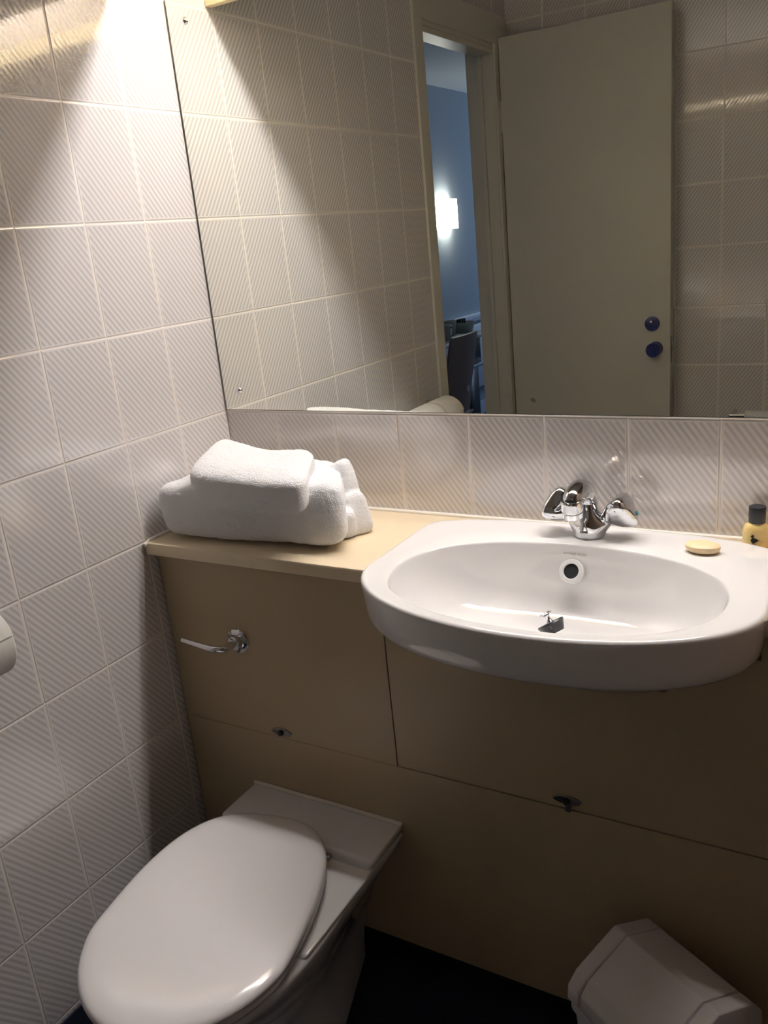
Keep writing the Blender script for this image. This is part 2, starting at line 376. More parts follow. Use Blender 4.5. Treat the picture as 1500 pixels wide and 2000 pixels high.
# chair with its shell back towards us
ch = thing('desk_chair', 'brown moulded shell chair tucked in front of the bedroom desk', 'chair', (-0.80, -2.975, FLOOR))
def shell_rings():
    R = []
    for z, hw, xo in ((0.42, 0.155, -0.06), (0.47, 0.165, -0.055), (0.53, 0.17, -0.05), (0.62, 0.175, -0.035), (0.72, 0.178, -0.015), (0.82, 0.178, 0.005), (0.862, 0.17, 0.012), (0.872, 0.155, 0.014)):
        f = [(xo - 0.02 * (s / 10.0) ** 2 + 0.0, hw * s / 10.0, z) for s in range(-10, 11)]
        b_ = [(x - 0.012, y, z) for x, y, _ in f[::-1]]
        R.append(f + b_)
    return R
part(MB().rings(shell_rings()), 'backrest', M_chair, ch)
part(MB().box((-0.42, -0.165, 0.400), (-0.055, 0.165, 0.418), 0.008), 'seat', M_chair, ch)
for sx in (-0.40, -0.08):
    for sy in (-0.155, 0.155):
        part(MB().tube([(sx, sy, 0), (sx * 0.9, sy * 0.92, 0.42)], 0.011), 'leg', M_deskdark, ch)
part(MB().lathe([(0.0005, 0.004), (0.007, 0.004), (0.008, 0.003), (0.02, 0.003), (0.021, 0.0), (0.0005, 0.0)][::-1], 24, Matrix.Translation((-0.0500, -0.085, 0.552)) @ Matrix.Rotation(PI / 2, 4, 'Y')), 'screw_cap', M_whitering, ch, 'round silver screw cap')

# ------------------------------------------------------------------ tube light and pelmet over the mirror
TB = thing('strip_light', 'lit fluorescent strip light on the wall above the mirror behind the pelmet', 'light', (0, 0, 0))
part(MB().box((0.08, -0.042, 1.935), (1.42, -0.001, 1.975), 0.004), 'batten', M_fit, TB)
part(MB().lathe([(0.013, 0.0), (0.013, 1.20)], 20, Matrix.Translation((0.18, -0.058, 1.925)) @ Matrix.Rotation(PI / 2, 4, 'Y')), 'tube', M_tube, TB)
for x in (0.155, 1.38):
    part(MB().box((x, -0.075, 1.905), (x + 0.025, -0.001, 1.945), 0.002), 'tube_holder', M_fit, TB)
pm = tag(MB().box((0.001, -0.146, 1.815), (RX - 0.001, -0.128, 2.00), 0.001).obj('pelmet', M_board, smooth=False),
         'cream wooden pelmet board hung in front of the light over the mirror', 'pelmet')
part(MB().box((0.001, -0.1279, 2.0), (RX - 0.001, -0.045, 2.014), 0.001), 'upward_light_shield', M_board, pm, smooth=False)  # unseen board added to hold back tube light going up to the ceiling
for x in (0.001, RX - 0.02): MB().box((x, -0.127, 1.962), (x + 0.019, -0.02, 1.998)).obj('bracket', M_board, pm, smooth=False)

# ------------------------------------------------------------------ mirror
MX0, MX1, MZ0, MZ1 = 0.005, 1.60, 1.0135, 1.808
mi = thing('wall_mirror', 'large frameless mirror screwed to the tiled wall above the washbasin', 'mirror', (0, 0, 0))
part(MB().box((MX0, -0.0042, MZ0), (MX1, -0.0008, MZ1)), 'edge', M_glassedge, mi, 'dark cut edge', smooth=False)
part(MB().box((MX0 + 0.0012, -0.0046, MZ0 + 0.0012), (MX1 - 0.0012, -0.0043, MZ1 - 0.0012)), 'glass', M_glass, mi, smooth=False)
for x, z in ((0.048, 1.056), (0.047, 1.763), (MX1 - 0.045, 1.056), (MX1 - 0.045, 1.763)):
    part(MB().lathe([(0.0068, 0), (0.0072, 0.001), (0.0062, 0.0035), (0.004, 0.0055), (0.0004, 0.0062)], 24, Matrix.Translation((x, -0.0046, z)) @ Ry), 'screw_cap', M_chrome, mi, 'domed chrome screw cap')

# ------------------------------------------------------------------ worktop
wp = [(0.001, -0.0008), (RX - 0.001, -0.0008), (RX - 0.001, -0.302), (1.108, -0.302), (1.108, -0.105), (0.55, -0.105), (0.55, -0.302), (0.001, -0.302)]
wt = MB().prism(wp, 0.784, 0.81, 0.004).obj('worktop', M_creamtop)
tag(wt, 'cream laminate worktop running wall to wall under towels and basin', 'worktop')
part(MB().tube([(0.006, -0.005, 0.811), (0.55, -0.005, 0.811), (1.0, -0.005, 0.811), (RX - 0.005, -0.005, 0.811)], 0.0045, 10)
     .tube([(0.004, -0.004, 0.811), (0.004, -0.15, 0.811), (0.0045, -0.29, 0.811), (0.006, -0.306, 0.806)], 0.0042, 10), 'sealant_bead', M_grout, wt, 'white sealant bead along the tiles')

# ------------------------------------------------------------------ boxed-in vanity front
vc = thing('vanity_cabinet', 'cream panelled boxing under the worktop hiding cistern and basin pipes', 'cabinet', (0, 0, 0))
PY = -0.275; PT = 0.016
ZS = 0.411
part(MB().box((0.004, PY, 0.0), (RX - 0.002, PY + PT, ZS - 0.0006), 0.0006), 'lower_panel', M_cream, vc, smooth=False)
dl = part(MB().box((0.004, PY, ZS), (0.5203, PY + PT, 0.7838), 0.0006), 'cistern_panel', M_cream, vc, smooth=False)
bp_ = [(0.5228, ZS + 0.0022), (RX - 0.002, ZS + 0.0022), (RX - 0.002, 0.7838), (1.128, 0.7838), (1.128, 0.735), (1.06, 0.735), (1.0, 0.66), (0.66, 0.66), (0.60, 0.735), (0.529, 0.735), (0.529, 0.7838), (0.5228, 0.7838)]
drr = part(MB().prism(bp_, -PT, 0.0, M=Matrix.Translation((0, PY, 0)) @ Matrix.Rotation(PI / 2, 4, 'X')), 'basin_panel', M_cream, vc, smooth=False)
part(MB().box((0.02, PY + 0.06, FLOOR), (RX - 0.02, PY + 0.075, 0.0)).box((0.005, PY + PT + 0.002, 0.02), (RX - 0.01, PY + PT + 0.006, 0.60)), 'plinth', M_dark, vc, smooth=False)
def lock(x, z, parent, turn):
    o = part(MB().rings([[((0.0245 - e) * math.copysign(abs(math.cos(t)) ** 0.9, math.cos(t)), -yy, (0.0085 - e * 0.6) * math.copysign(abs(math.sin(t)) ** 1.3, math.sin(t))) for t in [2 * PI * k / 28 for k in range(28)]] for e, yy in ((0, 0.0), (0.0, 0.002), (0.002, 0.003))], M=Matrix.Translation((x, PY, z))),
             'lock_plate', M_steel, parent, 'worn metal lens shaped lock plate')
    part(MB().lathe([(0.0005, 0.0), (0.0055, 0.0), (0.0055, 0.005), (0.0005, 0.0055)], 18, Matrix.Translation((x, PY - 0.003, z)) @ Ry), 'lock_barrel', M_dark, o)
    if turn:
        part(MB().box((-0.005, -0.007, -0.019), (0.005, -0.003, 0.0), 0.0015, M=Matrix.Translation((x + 0.003, PY, z))), 'turn_tab', M_steel, o)
lock(0.258, 0.424, dl, False)
lock(0.843, 0.430, drr, True)

# ------------------------------------------------------------------ flush lever
fl = thing('flush_lever', 'chrome toilet flush lever on round plate on the left panel', 'flush handle', (0.183, PY, 0.613))
part(MB().lathe([(0.0255, 0.0), (0.0265, 0.002), (0.025, 0.0045), (0.017, 0.0065), (0.0155, 0.0075), (0.0145, 0.016), (0.010, 0.0175), (0.0004, 0.018)], 40, Ry), 'escutcheon', M_chrome, fl)
LP = catmull([(0, -0.012, 0), (-0.001, -0.03, 0.0), (-0.006, -0.044, 0.001), (-0.02, -0.052, 0.003), (-0.05, -0.053, 0.006), (-0.098, -0.052, 0.010)], 6)
part(MB().tube(LP, [0.0085 - 0.0035 * i / (len(LP) - 1) for i in range(len(LP))], 16), 'lever', M_chrome, fl)

# ------------------------------------------------------------------ washbasin
BCX = 0.8285
def basin_outline(off=0.0):
    """closed outline sampled by angle round (BCX,-0.27)"""
    hw = 0.3085 - off
    pts = []
    front = [(hw * math.cos(t), -0.295 - (0.177 - off) * math.sin(t)) for t in [PI * k / 60 for k in range(61)]]     # right -> front -> left
    pts += [(x, y) for x, y in front]
    left = [(-hw, -0.25), (-hw, -0.15), (-hw + 0.001, -0.09 - off * 0.5), (-hw + 0.012, -0.068 - off)]
    back = [(-0.24, -0.042 - off), (-0.17, -0.028 - off), (-0.08, -0.022 - off), (0, -0.02 - off)]
    pts += left + back
    pts += [(-x, y) for x, y in back[::-1][1:]] + [(-x, y) for x, y in left[::-1]]
    C0 = (0.0, -0.27)
    out = []
    NS = 144
    ang = sorted([(math.atan2(y - C0[1], x - C0[0]), x, y) for x, y in pts])
    for k in range(NS):
        a = -PI + 2 * PI * k / NS
        d = (math.cos(a), math.sin(a)); best = None
        for i in range(len(ang)):
            x1, y1 = ang[i][1] - C0[0], ang[i][2] - C0[1]; x2, y2 = ang[(i + 1) % len(ang)][1] - C0[0], ang[(i + 1) % len(ang)][2] - C0[1]
            ex, ey = x2 - x1, y2 - y1; den = d[0] * ey - d[1] * ex
            if abs(den) < 1e-12: continue
            t = (x1 * ey - y1 * ex) / den; s_ = (x1 * d[1] - y1 * d[0]) / den
            if t > 0 and -1e-6 <= s_ <= 1 + 1e-6: best = t if best is None else max(best, t)
        out.append((C0[0] + d[0] * best, C0[1] + d[1] * best))
    return out
def bowl_ring(s, cy=-0.2875, rx=0.258, ry=0.164, k=1.0):
    r = []
    for i in range(144):
        a = -PI + 2 * PI * i / 144
        c, sn = math.cos(a), math.sin(a); p = 2.25
        f = (abs(c / rx) ** p + abs(sn / ry) ** p) ** (-1 / p)
        r.append((f * c * s, cy + f * sn * s))
    return r
Z = 0.822
rings = []
def inset(o, d, dy=0.0):
    # shrink the outline towards the centre by a distance
    r = []
    for x, y in o:
        vx, vy = x, y + 0.27; L = math.hypot(vx, vy); r.append((x - vx / L * d, max(min(y - vy / L * d + dy, -0.012), -1)))
    return r
out0 = basin_outline()
def R3(o, z): return [(BCX + x, y, z) for x, y in o]
bs = thing('washbasin', 'white ceramic semi recessed washbasin with wide oval bowl', 'washbasin', (0, 0, 0))
rings.append(R3(inset(out0, 0.20), 0.668)); rings.append(R3(inset(out0, 0.12), 0.690)); rings.append(R3(inset(out0, 0.085), 0.712)); rings.append(R3(inset(out0, 0.048), 0.731))
for d, z in ((0.030, 0.738), (0.019, 0.7435), (0.011, 0.751), (0.0065, 0.760), (0.004, 0.775), (0.0015, 0.80), (0.0, 0.8140), (0.0006, 0.8178), (0.0022, 0.8203), (0.0050, 0.8217), (0.009, Z), (0.018, Z)):
    rings.append(R3(inset(out0, d), z))
def mixr(a, b_, t): return [(p[0] * (1 - t) + q[0] * t, p[1] * (1 - t) + q[1] * t) for p, q in zip(a, b_)]
rim = inset(out0, 0.018); b1 = bowl_ring(1.0)
rings.append(R3(mixr(rim, b1, 0.5), Z - 0.0002)); rings.append(R3(b1, Z - 0.0006))
for s, z, sh in ((0.994, 0.8210, 0), (0.988, 0.8182, 0.0), (0.983, 0.8135, 0.0), (0.970, 0.803, 0.001), (0.948, 0.787, 0.003), (0.912, 0.768, 0.007), (0.86, 0.748, 0.012), (0.79, 0.728, 0.018), (0.68, 0.7125, 0.025), (0.53, 0.703, 0.033), (0.37, 0.698, 0.04), (0.22, 0.695, 0.045), (0.12, 0.6935, 0.047)):
    rings.append(R3([(x, y + sh) for x, y in bowl_ring(s)], z))
DC = (BCX, -0.2405)
def circ(r, z, c=DC): return [(c[0] + r * math.cos(-PI + 2 * PI * i / 144), c[1] + r * math.sin(-PI + 2 * PI * i / 144), z) for i in range(144)]
rings.append(circ(0.022, 0.6925)); rings.append(circ(0.020, 0.688)); rings.append(circ(0.0195, 0.66))
part(MB().rings(rings, True, True), 'bowl', M_ceramic, bs, ang=60)
part(MB().lathe([(0.012, 0.0), (0.012, 0.0065), (0.0175, 0.0075), (0.019, 0.0065), (0.0195, 0.0048), (0.0195, 0.0)][::-1], 40, Matrix.Translation((DC[0], DC[1], 0.6865)), False, False), 'waste_ring', M_chrome, bs, 'chrome waste ring')
# overflow ring on the back wall of the bowl
on = Vector((0.0, -0.86, 0.51)).normalized()
Mo = Matrix.Translation((0.8165, -0.1385, 0.7785)) @ on.to_track_quat('Z', 'Y').to_matrix().to_4x4()
ovr = part(MB().lathe([(0.0128, -0.004), (0.0128, 0.0035), (0.0142, 0.0046), (0.0195, 0.0040), (0.0208, 0.0022), (0.0208, -0.004)], 48, Mo, False, False), 'overflow_ring', M_whitering, bs, 'white overflow ring')
part(MB().lathe([(0.0127, 0.0), (0.0127, 0.0012), (0.0003, 0.0014)], 40, Mo), 'overflow_hole', M_hole, ovr, 'black overflow opening')
def text(body, size, M, name, m, parent, ext=0.0001):
    cu = bpy.data.curves.new(name, 'FONT'); cu.body = body; cu.size = size; cu.align_x = 'CENTER'; cu.align_y = 'CENTER'; cu.extrude = ext
    o = bpy.data.objects.new('tmp', cu); COL.objects.link(o); bpy.context.view_layer.update()
    me = bpy.data.meshes.new_from_object(o.evaluated_get(bpy.context.evaluated_depsgraph_get()))
    bpy.data.objects.remove(o); me.transform(M); me.name = name
    return link(name, me, m, parent, False)
Mt = Matrix.Translation((0.8205, -0.1291, 0.8065)) @ Matrix.Rotation(math.radians(83), 4, 'X')
text('armitage shanks', 0.0062, Mt, 'lettering', M_grey, bs)

# ------------------------------------------------------------------ basin plug
pgc = thing('sink_plug', 'black rubber plug with metal pull lying tilted in the basin', 'plug', (0.818, -0.243, 0.724)); pgc.scale = (1.15, 1.15, 1.15)
Mp = Matrix.Rotation(math.radians(-34), 4, Vector((0.35, 1, 0)))
part(MB().lathe([(0.0004, -0.008), (0.0135, -0.008), (0.0185, 0.004), (0.0195, 0.0055), (0.0185, 0.0075), (0.0004, 0.008)], 32, Mp), 'rubber_disc', M_black, pgc)
part(MB().lathe([(0.0004, 0.008), (0.006, 0.008), (0.0045, 0.010), (0.0033, 0.014), (0.0045, 0.018), (0.0085, 0.0195), (0.009, 0.021), (0.0075, 0.0225), (0.0004, 0.0228)], 28, Mp), 'pull', M_chrome, pgc)
part(MB().tube([(0.006, -0.004, -0.009), (0.012, -0.004, -0.011), (0.022, 0.004, -0.012)], 0.0022, 10), 'stem', M_chrome, pgc)

# ------------------------------------------------------------------ mixer tap
tp = thing('mixer_tap', 'chrome mixer tap with arched spout and two winged handles on the basin', 'tap', (BCX, -0.075, Z))
def body_ring(z, a, b_, p, rot=0.0):
    r = []
    for k in range(48):
        t = 2 * PI * k / 48
        c, s_ = math.cos(t), math.sin(t)
        f = (abs(c) ** p + abs(s_) ** p) ** (-1 / p)
        r.append((a * f * c, b_ * f * s_, z))
    return r
part(MB().rings([body_ring(0, 0.0245, 0.0245, 2), body_ring(0.003, 0.026, 0.026, 2), body_ring(0.012, 0.031, 0.028, 1.7), body_ring(0.021, 0.037, 0.0285, 1.25), body_ring(0.0245, 0.0385, 0.0285, 1.15),
                 body_ring(0.029, 0.033, 0.026, 1.3), body_ring(0.036, 0.024, 0.0225, 1.7), body_ring(0.046, 0.0175, 0.020, 2), body_ring(0.058, 0.0145, 0.018, 2), body_ring(0.066, 0.0125, 0.015, 2), body_ring(0.070, 0.006, 0.008, 2)]),
     'body', M_chrome, tp, ang=25)
SP = catmull([(0, 0.004, 0.045), (0, -0.001, 0.066), (0, -0.018, 0.083), (0, -0.042, 0.0925), (0, -0.064, 0.0925), (0, -0.080, 0.0885), (0, -0.085, 0.083)], 6)
part(MB().tube(SP, [0.0150 + (0.0035 * math.sin(PI * i / (len(SP) - 1))) for i in range(len(SP))], 24), 'spout', M_chrome, tp)
part(MB().lathe([(0.0165, 0.030), (0.0175, 0.027), (0.0175, 0.0125), (0.0155, 0.0115), (0.0155, 0.0095), (0.0165, 0.0085), (0.0165, 0.0), (0.012, -0.001), (0.0003, -0.001)][::-1], 36, RotM(8, 'X', (0, -0.084, 0.061))), 'aerator', M_chrome, tp)
# triangular maker's mark on the front of the body
ma = MB()
for p0, p1 in (((-0.006, -0.008), (0, 0.009)), ((0.006, -0.008), (0, 0.009)), ((-0.006, -0.008), (0.006, -0.008))):
    ma.tube([(p0[0], 0, p0[1]), (p1[0], 0, p1[1])], 0.0011, 8)
mo_ = part(ma, 'emblem', M_steel, tp, 'small raised triangular emblem')
mo_.scale = (1.0, 1.0, 1.15); mo_.location = (0.0, -0.0288, 0.0235); mo_.rotation_euler = (-0.12, 0, 0)
def wing_handle(sign):
    """three-lobed flared handle on an outward axis"""
    prof = [(0.0, 0.009, 0), (0.004, 0.0095, 0), (0.007, 0.008, 0), (0.010, 0.0105, 0.05), (0.018, 0.0175, 0.22), (0.030, 0.0245, 0.38), (0.042, 0.0285, 0.44), (0.052, 0.0285, 0.46), (0.057, 0.0245, 0.46), (0.059, 0.014, 0.4), (0.0595, 0.002, 0.3)]
    rr = []
    for d, r, lobe in prof:
        ring = []
        for k in range(60):
            t = 2 * PI * k / 60
            q = 1.1 * r * (1 - lobe * 0.62 + lobe * 0.75 * (0.5 + 0.5 * math.cos(3 * t)) ** 1.3)
            ring.append((q * math.cos(t), q * math.sin(t), d - 0.18 * max(0, q - 0.014)))
        rr.append(ring)
    ax = Vector((sign * 0.86, 0.0, 0.50)).normalized()
    Mh = Matrix.Translation((sign * 0.021, 0, 0.030)) @ ax.to_track_quat('Z', 'Y').to_matrix().to_4x4() @ Matrix.Rotation(-PI / 2 if sign > 0 else PI / 2, 4, 'Z')
    o = part(MB().rings(rr, M=Mh), 'handle', M_chrome, tp, ang=60)
    return o, Mh
hl, _ = wing_handle(-1)
hr, Mr = wing_handle(1)
part(MB().lathe([(0.0004, 0.0), (0.0045, 0.0), (0.004, 0.0012), (0.0004, 0.0014)], 20, Mr @ Matrix.Translation((0.016, 0.0, 0.0585))), 'cold_marker', M_teal, hr, 'teal cold water marker')

# ------------------------------------------------------------------ soap and toiletry bottle
def superell(a, b_, n=48, p=2.0):
    r = []
    for k in range(n):
        t = 2 * PI * k / n
        c, s_ = math.cos(t), math.sin(t); f = (abs(c) ** p + abs(s_) ** p) ** (-1 / p)
        r.append((a * f * c, b_ * f * s_))
    return r
so = MB().rings([[(x, y, z) for x, y in superell(a, b_)] for a, b_, z in ((0.004, 0.003, 0.0005), (0.020, 0.013, 0.0008), (0.0245, 0.0165, 0.0035), (0.0268, 0.0188, 0.0085), (0.0262, 0.0182, 0.0118), (0.0235, 0.0155, 0.0142), (0.018, 0.0115, 0.0158), (0.008, 0.005, 0.0166), (0.001, 0.0006, 0.0167))]).obj('soap_bar', M_soap)
so.location = (1.0185, -0.1065, Z); so.rotation_euler = (0, 0, -0.05)
tag(so, 'small oval cream soap bar resting on the basin rim', 'soap')
bo = thing('toiletry_bottle', 'small bottle of yellow liquid with black cap behind basin right edge', 'bottle', (1.086, -0.029, 0.81), 0.25)
part(MB().rings([[(x, y, z) for x, y in superell(a, b_, 48, 2.6)] for a, b_, z in ((0.018, 0.012, 0.0), (0.0205, 0.0145, 0.002), (0.0212, 0.0155, 0.010), (0.0206, 0.0152, 0.028), (0.0195, 0.0145, 0.034), (0.0165, 0.0125, 0.0385), (0.0125, 0.011, 0.0405), (0.0105, 0.0105, 0.042), (0.0105, 0.0105, 0.044))]), 'body', M_gel, bo)
part(MB().lathe([(0.0122, 0.0415), (0.0128, 0.0425), (0.0128, 0.066), (0.0122, 0.0675), (0.0004, 0.0678)], 40), 'cap', M_cap, bo, 'black ribbed cap')
duck = [(-0.0052, 0.0098), (-0.0036, 0.0104), (-0.0028, 0.0122), (-0.0008, 0.0130), (0.0008, 0.0122), (0.0010, 0.0104), (0.0000, 0.0092), (-0.0006, 0.0078), (0.0008, 0.0068), (0.0030, 0.0062), (0.0052, 0.0050), (0.0066, 0.0036), (0.0084, 0.0024), (0.0062, 0.0018), (0.0044, 0.0004), (0.0022, -0.0006), (0.0016, -0.0022), (0.0030, -0.0030), (0.0010, -0.0034), (0.0006, -0.0012), (-0.0006, -0.0010), (-0.0012, -0.0030), (-0.0026, -0.0036), (-0.0016, -0.0014), (-0.0024, 0.0002), (-0.0036, 0.0020), (-0.0040, 0.0042), (-0.0030, 0.0064), (-0.0022, 0.0082), (-0.0034, 0.0092)]
du = MB().prism(duck, 0.0, 0.0004)
duo = du.obj('duck_emblem', M_ink, bo, smooth=False); duo['label'] = 'small black printed duck silhouette'
duo.location = (-0.0065, -0.0165, 0.0125); duo.rotation_euler = (PI / 2, 0, 0); duo.scale = (1.0, 1.0, 1.0)

# ------------------------------------------------------------------ toilet
tl = thing('toilet', 'white ceramic toilet with closed lid backing onto the cream panel', 'toilet', (0, 0, 0))
TX = 0.3435
def pan_ring(z, hw, yf, yb=-0.2752, hb=None, n=96):
    """D-shaped section: straight back at yb, rounded front at yf"""
    hb = hb or hw
    ym = yf + hw * 1.35 if yf + hw * 1.35 < yb - 0.02 else yb - 0.02
    pts = []
    m = n - 32
    for k in range(m):
        t = PI * k / (m - 1)
        pts.append((TX + hw * math.cos(t) + 0.035 * math.sin(t) ** 2 * max(0, min(1, (z + 0.02) / 0.2)), ym - (ym - yf) * math.sin(t) , z))
    for k in range(12):                                   # left side back to the panel
        s_ = (k + 1) / 12
        pts.append((TX - (hw + (hb - hw) * s_), ym + (yb - ym) * s_, z))
    for k in range(8):
        s_ = (k + 1) / 9
        pts.append((TX - hb + 2 * hb * s_, yb, z))
    for k in range(12):
        s_ = 1 - k / 12
        pts.append((TX + (hw + (hb - hw) * s_), ym + (yb - ym) * s_, z))
    return pts
pr_ = [pan_ring(FLOOR, 0.108, -0.60, hb=0.050), pan_ring(FLOOR + 0.01, 0.110, -0.605, hb=0.050), pan_ring(-0.03, 0.093, -0.59, hb=0.053), pan_ring(0.03, 0.090, -0.59, hb=0.062),
       pan_ring(0.09, 0.108, -0.63, hb=0.084), pan_ring(0.15, 0.138, -0.70, hb=0.108), pan_ring(0.20, 0.162, -0.765, hb=0.138), pan_ring(0.235, 0.174, -0.80, hb=0.164),
       pan_ring(0.252, 0.1785, -0.815, hb=0.172), pan_ring(0.2585, 0.1775, -0.813, hb=0.174), pan_ring(0.2615, 0.173, -0.808, hb=0.171)]
pan_ = MB().rings(pr_)
# rear shelf block, with the step down to the deck
shf = [[(TX + sx * h, y, z) for sx, y in ((-1, -0.2755), (1, -0.2755), (1, yf), (-1, yf))] for h, yf, z in ((0.172, -0.43, 0.235), (0.1785, -0.43, 0.262))]
def block(z0, z1, h0, h1, yf0, yf1, bev):
    t = bmesh.new()
    vs = [t.verts.new(p) for p in ((TX - h0, -0.2755, z0), (TX + h0, -0.2755, z0), (TX + h0, yf0, z0), (TX - h0, yf0, z0), (TX - h1, -0.2755, z1), (TX + h1, -0.2755, z1), (TX + h1, yf1, z1), (TX - h1, yf1, z1))]
    for f in ((3, 2, 1, 0), (4, 5, 6, 7), (0, 1, 5, 4), (1, 2, 6, 5), (2, 3, 7, 6), (3, 0, 4, 7)): t.faces.new([vs[i] for i in f])
    bmesh.ops.recalc_face_normals(t, faces=t.faces[:])
    bmesh.ops.bevel(t, geom=t.edges[:], offset=bev, segments=4, profile=0.5, affect='EDGES')
    return t
pan_.add(block(0.225, 0.284, 0.152, 0.1790, -0.41, -0.388, 0.008))
pan_.add(block(0.225, 0.268, 0.152, 0.1785, -0.62, -0.60, 0.006))
part(pan_, 'pan', M_ceramic, tl, ang=50)
part(MB().tube([(TX - 0.176, -0.277, 0.285), (TX, -0.277, 0.2855), (TX + 0.176, -0.277, 0.285)], 0.0042, 10), 'sealant_bead', M_grout, tl, 'white sealant line')
part(MB().lathe([(0.0004, 0.0), (0.007, 0.0), (0.0068, 0.0015), (0.0004, 0.002)], 20, Matrix.Translation((TX + 0.166, -0.325, 0.254)) @ Matrix.Rotation(PI / 2, 4, 'Y')), 'bolt_cap', M_steel, tl, 'grey fixing bolt cap')
def lid_outline(s=1.0, off=0.0):
    P = []
    for k in range(120):
        t = 2 * PI * k / 120
        c, sn = math.cos(t), math.sin(t)
        p, L2 = (2.75, 0.305) if sn >= 0 else (1.85, 0.190)
        # keep the two exponents blended near the widest line so the edge stays smooth
        p = p * min(1, abs(sn) * 3) + 2.1 * (1 - min(1, abs(sn) * 3))
        f = (abs(c / 0.1765) ** p + abs(sn / L2) ** p) ** (-1 / p); P.append((f * c, f * sn))
    out = []
    for x, y in P:
        L = math.hypot(x, y); out.append((x * s - off * x / L, y * s - off * y / L))
    return out
LM = Matrix.Translation((0.3490, -0.670, 0.006)) @ Matrix.Rotation(0.205, 4, 'Z')
lid = [[(x, y, z) for x, y in lid_outline(1, o_)] for o_, z in ((0.030, 0.2895), (0.008, 0.2885), (0.002, 0.2885), (0.0, 0.2905), (0.0, 0.295), (0.002, 0.2995), (0.006, 0.303), (0.014, 0.3055), (0.03, 0.3075), (0.06, 0.3088), (0.11, 0.3098))] + [[(x, y, 0.310) for x, y in lid_outline(0.1)]]
part(MB().rings(lid, M=LM), 'lid', M_plastic, tl, 'smooth white closed lid', ang=60)
seat = [[(x, y, z) for x, y in lid_outline(1, o_)] for o_, z in ((0.05, 0.268), (0.012, 0.268), (0.006, 0.270), (0.004, 0.275), (0.004, 0.281), (0.006, 0.2855), (0.012, 0.2878), (0.05, 0.288))]
part(MB().rings(seat, M=LM), 'seat', M_plastic, tl, 'white seat under the lid', ang=60)
for sx in (-1, 1):
    part(MB().lathe([(0.0004, -0.012), (0.0085, -0.012), (0.0085, 0.012), (0.0004, 0.012)], 20, LM @ Matrix.Translation((sx * 0.075, 0.290, 0.277)) @ Matrix.Rotation(PI / 2, 4, 'Y')), 'hinge', M_chrome, tl, 'chrome seat hinge')
part(MB().box((0.0, -0.006, -0.005), (0.012, 0.006, 0.005), 0.002, M=Matrix.Translation((0.432, -0.410, 0.286))), 'hinge_cap', M_steel, tl)

# ------------------------------------------------------------------ waste bin
bi = thing('waste_bin', 'off white plastic swing top bin on the floor below the basin', 'bin', (1.029, -0.418, FLOOR), math.radians(-30))
def rr(hx, hy, z, r, n=6, cx=0, cy=0):
    P = []
    for qx, qy, a0 in ((1, 1, 0), (-1, 1, 90), (-1, -1, 180), (1, -1, 270)):
        for k in range(n + 1):
            a = math.radians(a0 + 90 * k / n); P.append((cx + qx * (hx - r) + r * math.cos(a), cy + qy * (hy - r) + r * math.sin(a), z))
    return P
part(MB().rings([rr(0.080, 0.070, 0.0, 0.02), rr(0.084, 0.074, 0.004, 0.02), rr(0.098, 0.094, 0.276, 0.022), rr(0.102, 0.098, 0.278, 0.022), rr(0.102, 0.098, 0.290, 0.022), rr(0.095, 0.091, 0.291, 0.02)]), 'body', M_bin, bi)
# hood: gabled cross-section in (y,z), swept along x, with end bands proud of the swing flap
def hood(x0, x1, d, bev=0.004):
    sec = [(-0.098 + d, 0.290), (-0.096 + d, 0.316 - d), (-0.078, 0.336 - d), (0.002, 0.374 - d), (0.072, 0.350 - d), (0.094 - d, 0.322 - d), (0.096 - d, 0.290)]
    t = bmesh.new(); a = [t.verts.new((x0, y, z)) for y, z in sec]; b_ = [t.verts.new((x1, y, z)) for y, z in sec]
    n_ = len(sec); t.faces.new(a); t.faces.new(b_[::-1])
    for i in range(n_): t.faces.new((a[i], b_[i], b_[(i + 1) % n_], a[(i + 1) % n_]))
    bmesh.ops.recalc_face_normals(t, faces=t.faces[:])
    bmesh.ops.bevel(t, geom=t.edges[:], offset=bev, segments=3, profile=0.5, affect='EDGES')
    return t
hd = MB(); hd.add(hood(-0.099, -0.074, 0.0)); hd.add(hood(0.074, 0.099, 0.0)); hd.add(hood(-0.0755, 0.0755, 0.006, 0.001))
part(hd, 'hood', M_bin, bi, ang=25)
part(MB().add(hood(-0.0715, 0.0715, 0.0005, 0.0025)), 'swing_flap', M_bin, bi, 'facetted swing flap', ang=25)

# ------------------------------------------------------------------ toilet rolls on a double holder
rh = thing('toilet_roll_holder', 'chrome toilet roll holder fixed to the left tiled wall', 'holder', (0, 0, 0))
RC = (0.078, 0.803)
YA, YB = -0.690, -0.945
for yy, s_ in ((YA, -1), (YB, 1)):
    pl_ = part(MB().lathe([(0.018, 0.0), (0.018, 0.004), (0.008, 0.006), (0.006, 0.02)], 24, Matrix.Translation((0.0005, yy, 0.825)) @ Matrix.Rotation(PI / 2, 4, 'Y')), 'wall_plate', M_chrome, rh)
    part(MB().tube(catmull([(0.01, yy, 0.825), (0.05, yy, 0.825), (RC[0], yy + 0.003 * s_, RC[1] + 0.003), (RC[0], yy + 0.012 * s_, RC[1])], 4), 0.0045, 12), 'arm', M_chrome, pl_)
part(MB().tube([(RC[0], YA - 0.012, RC[1]), (RC[0], YB + 0.012, RC[1])], 0.006, 12), 'bar', M_chrome, rh)
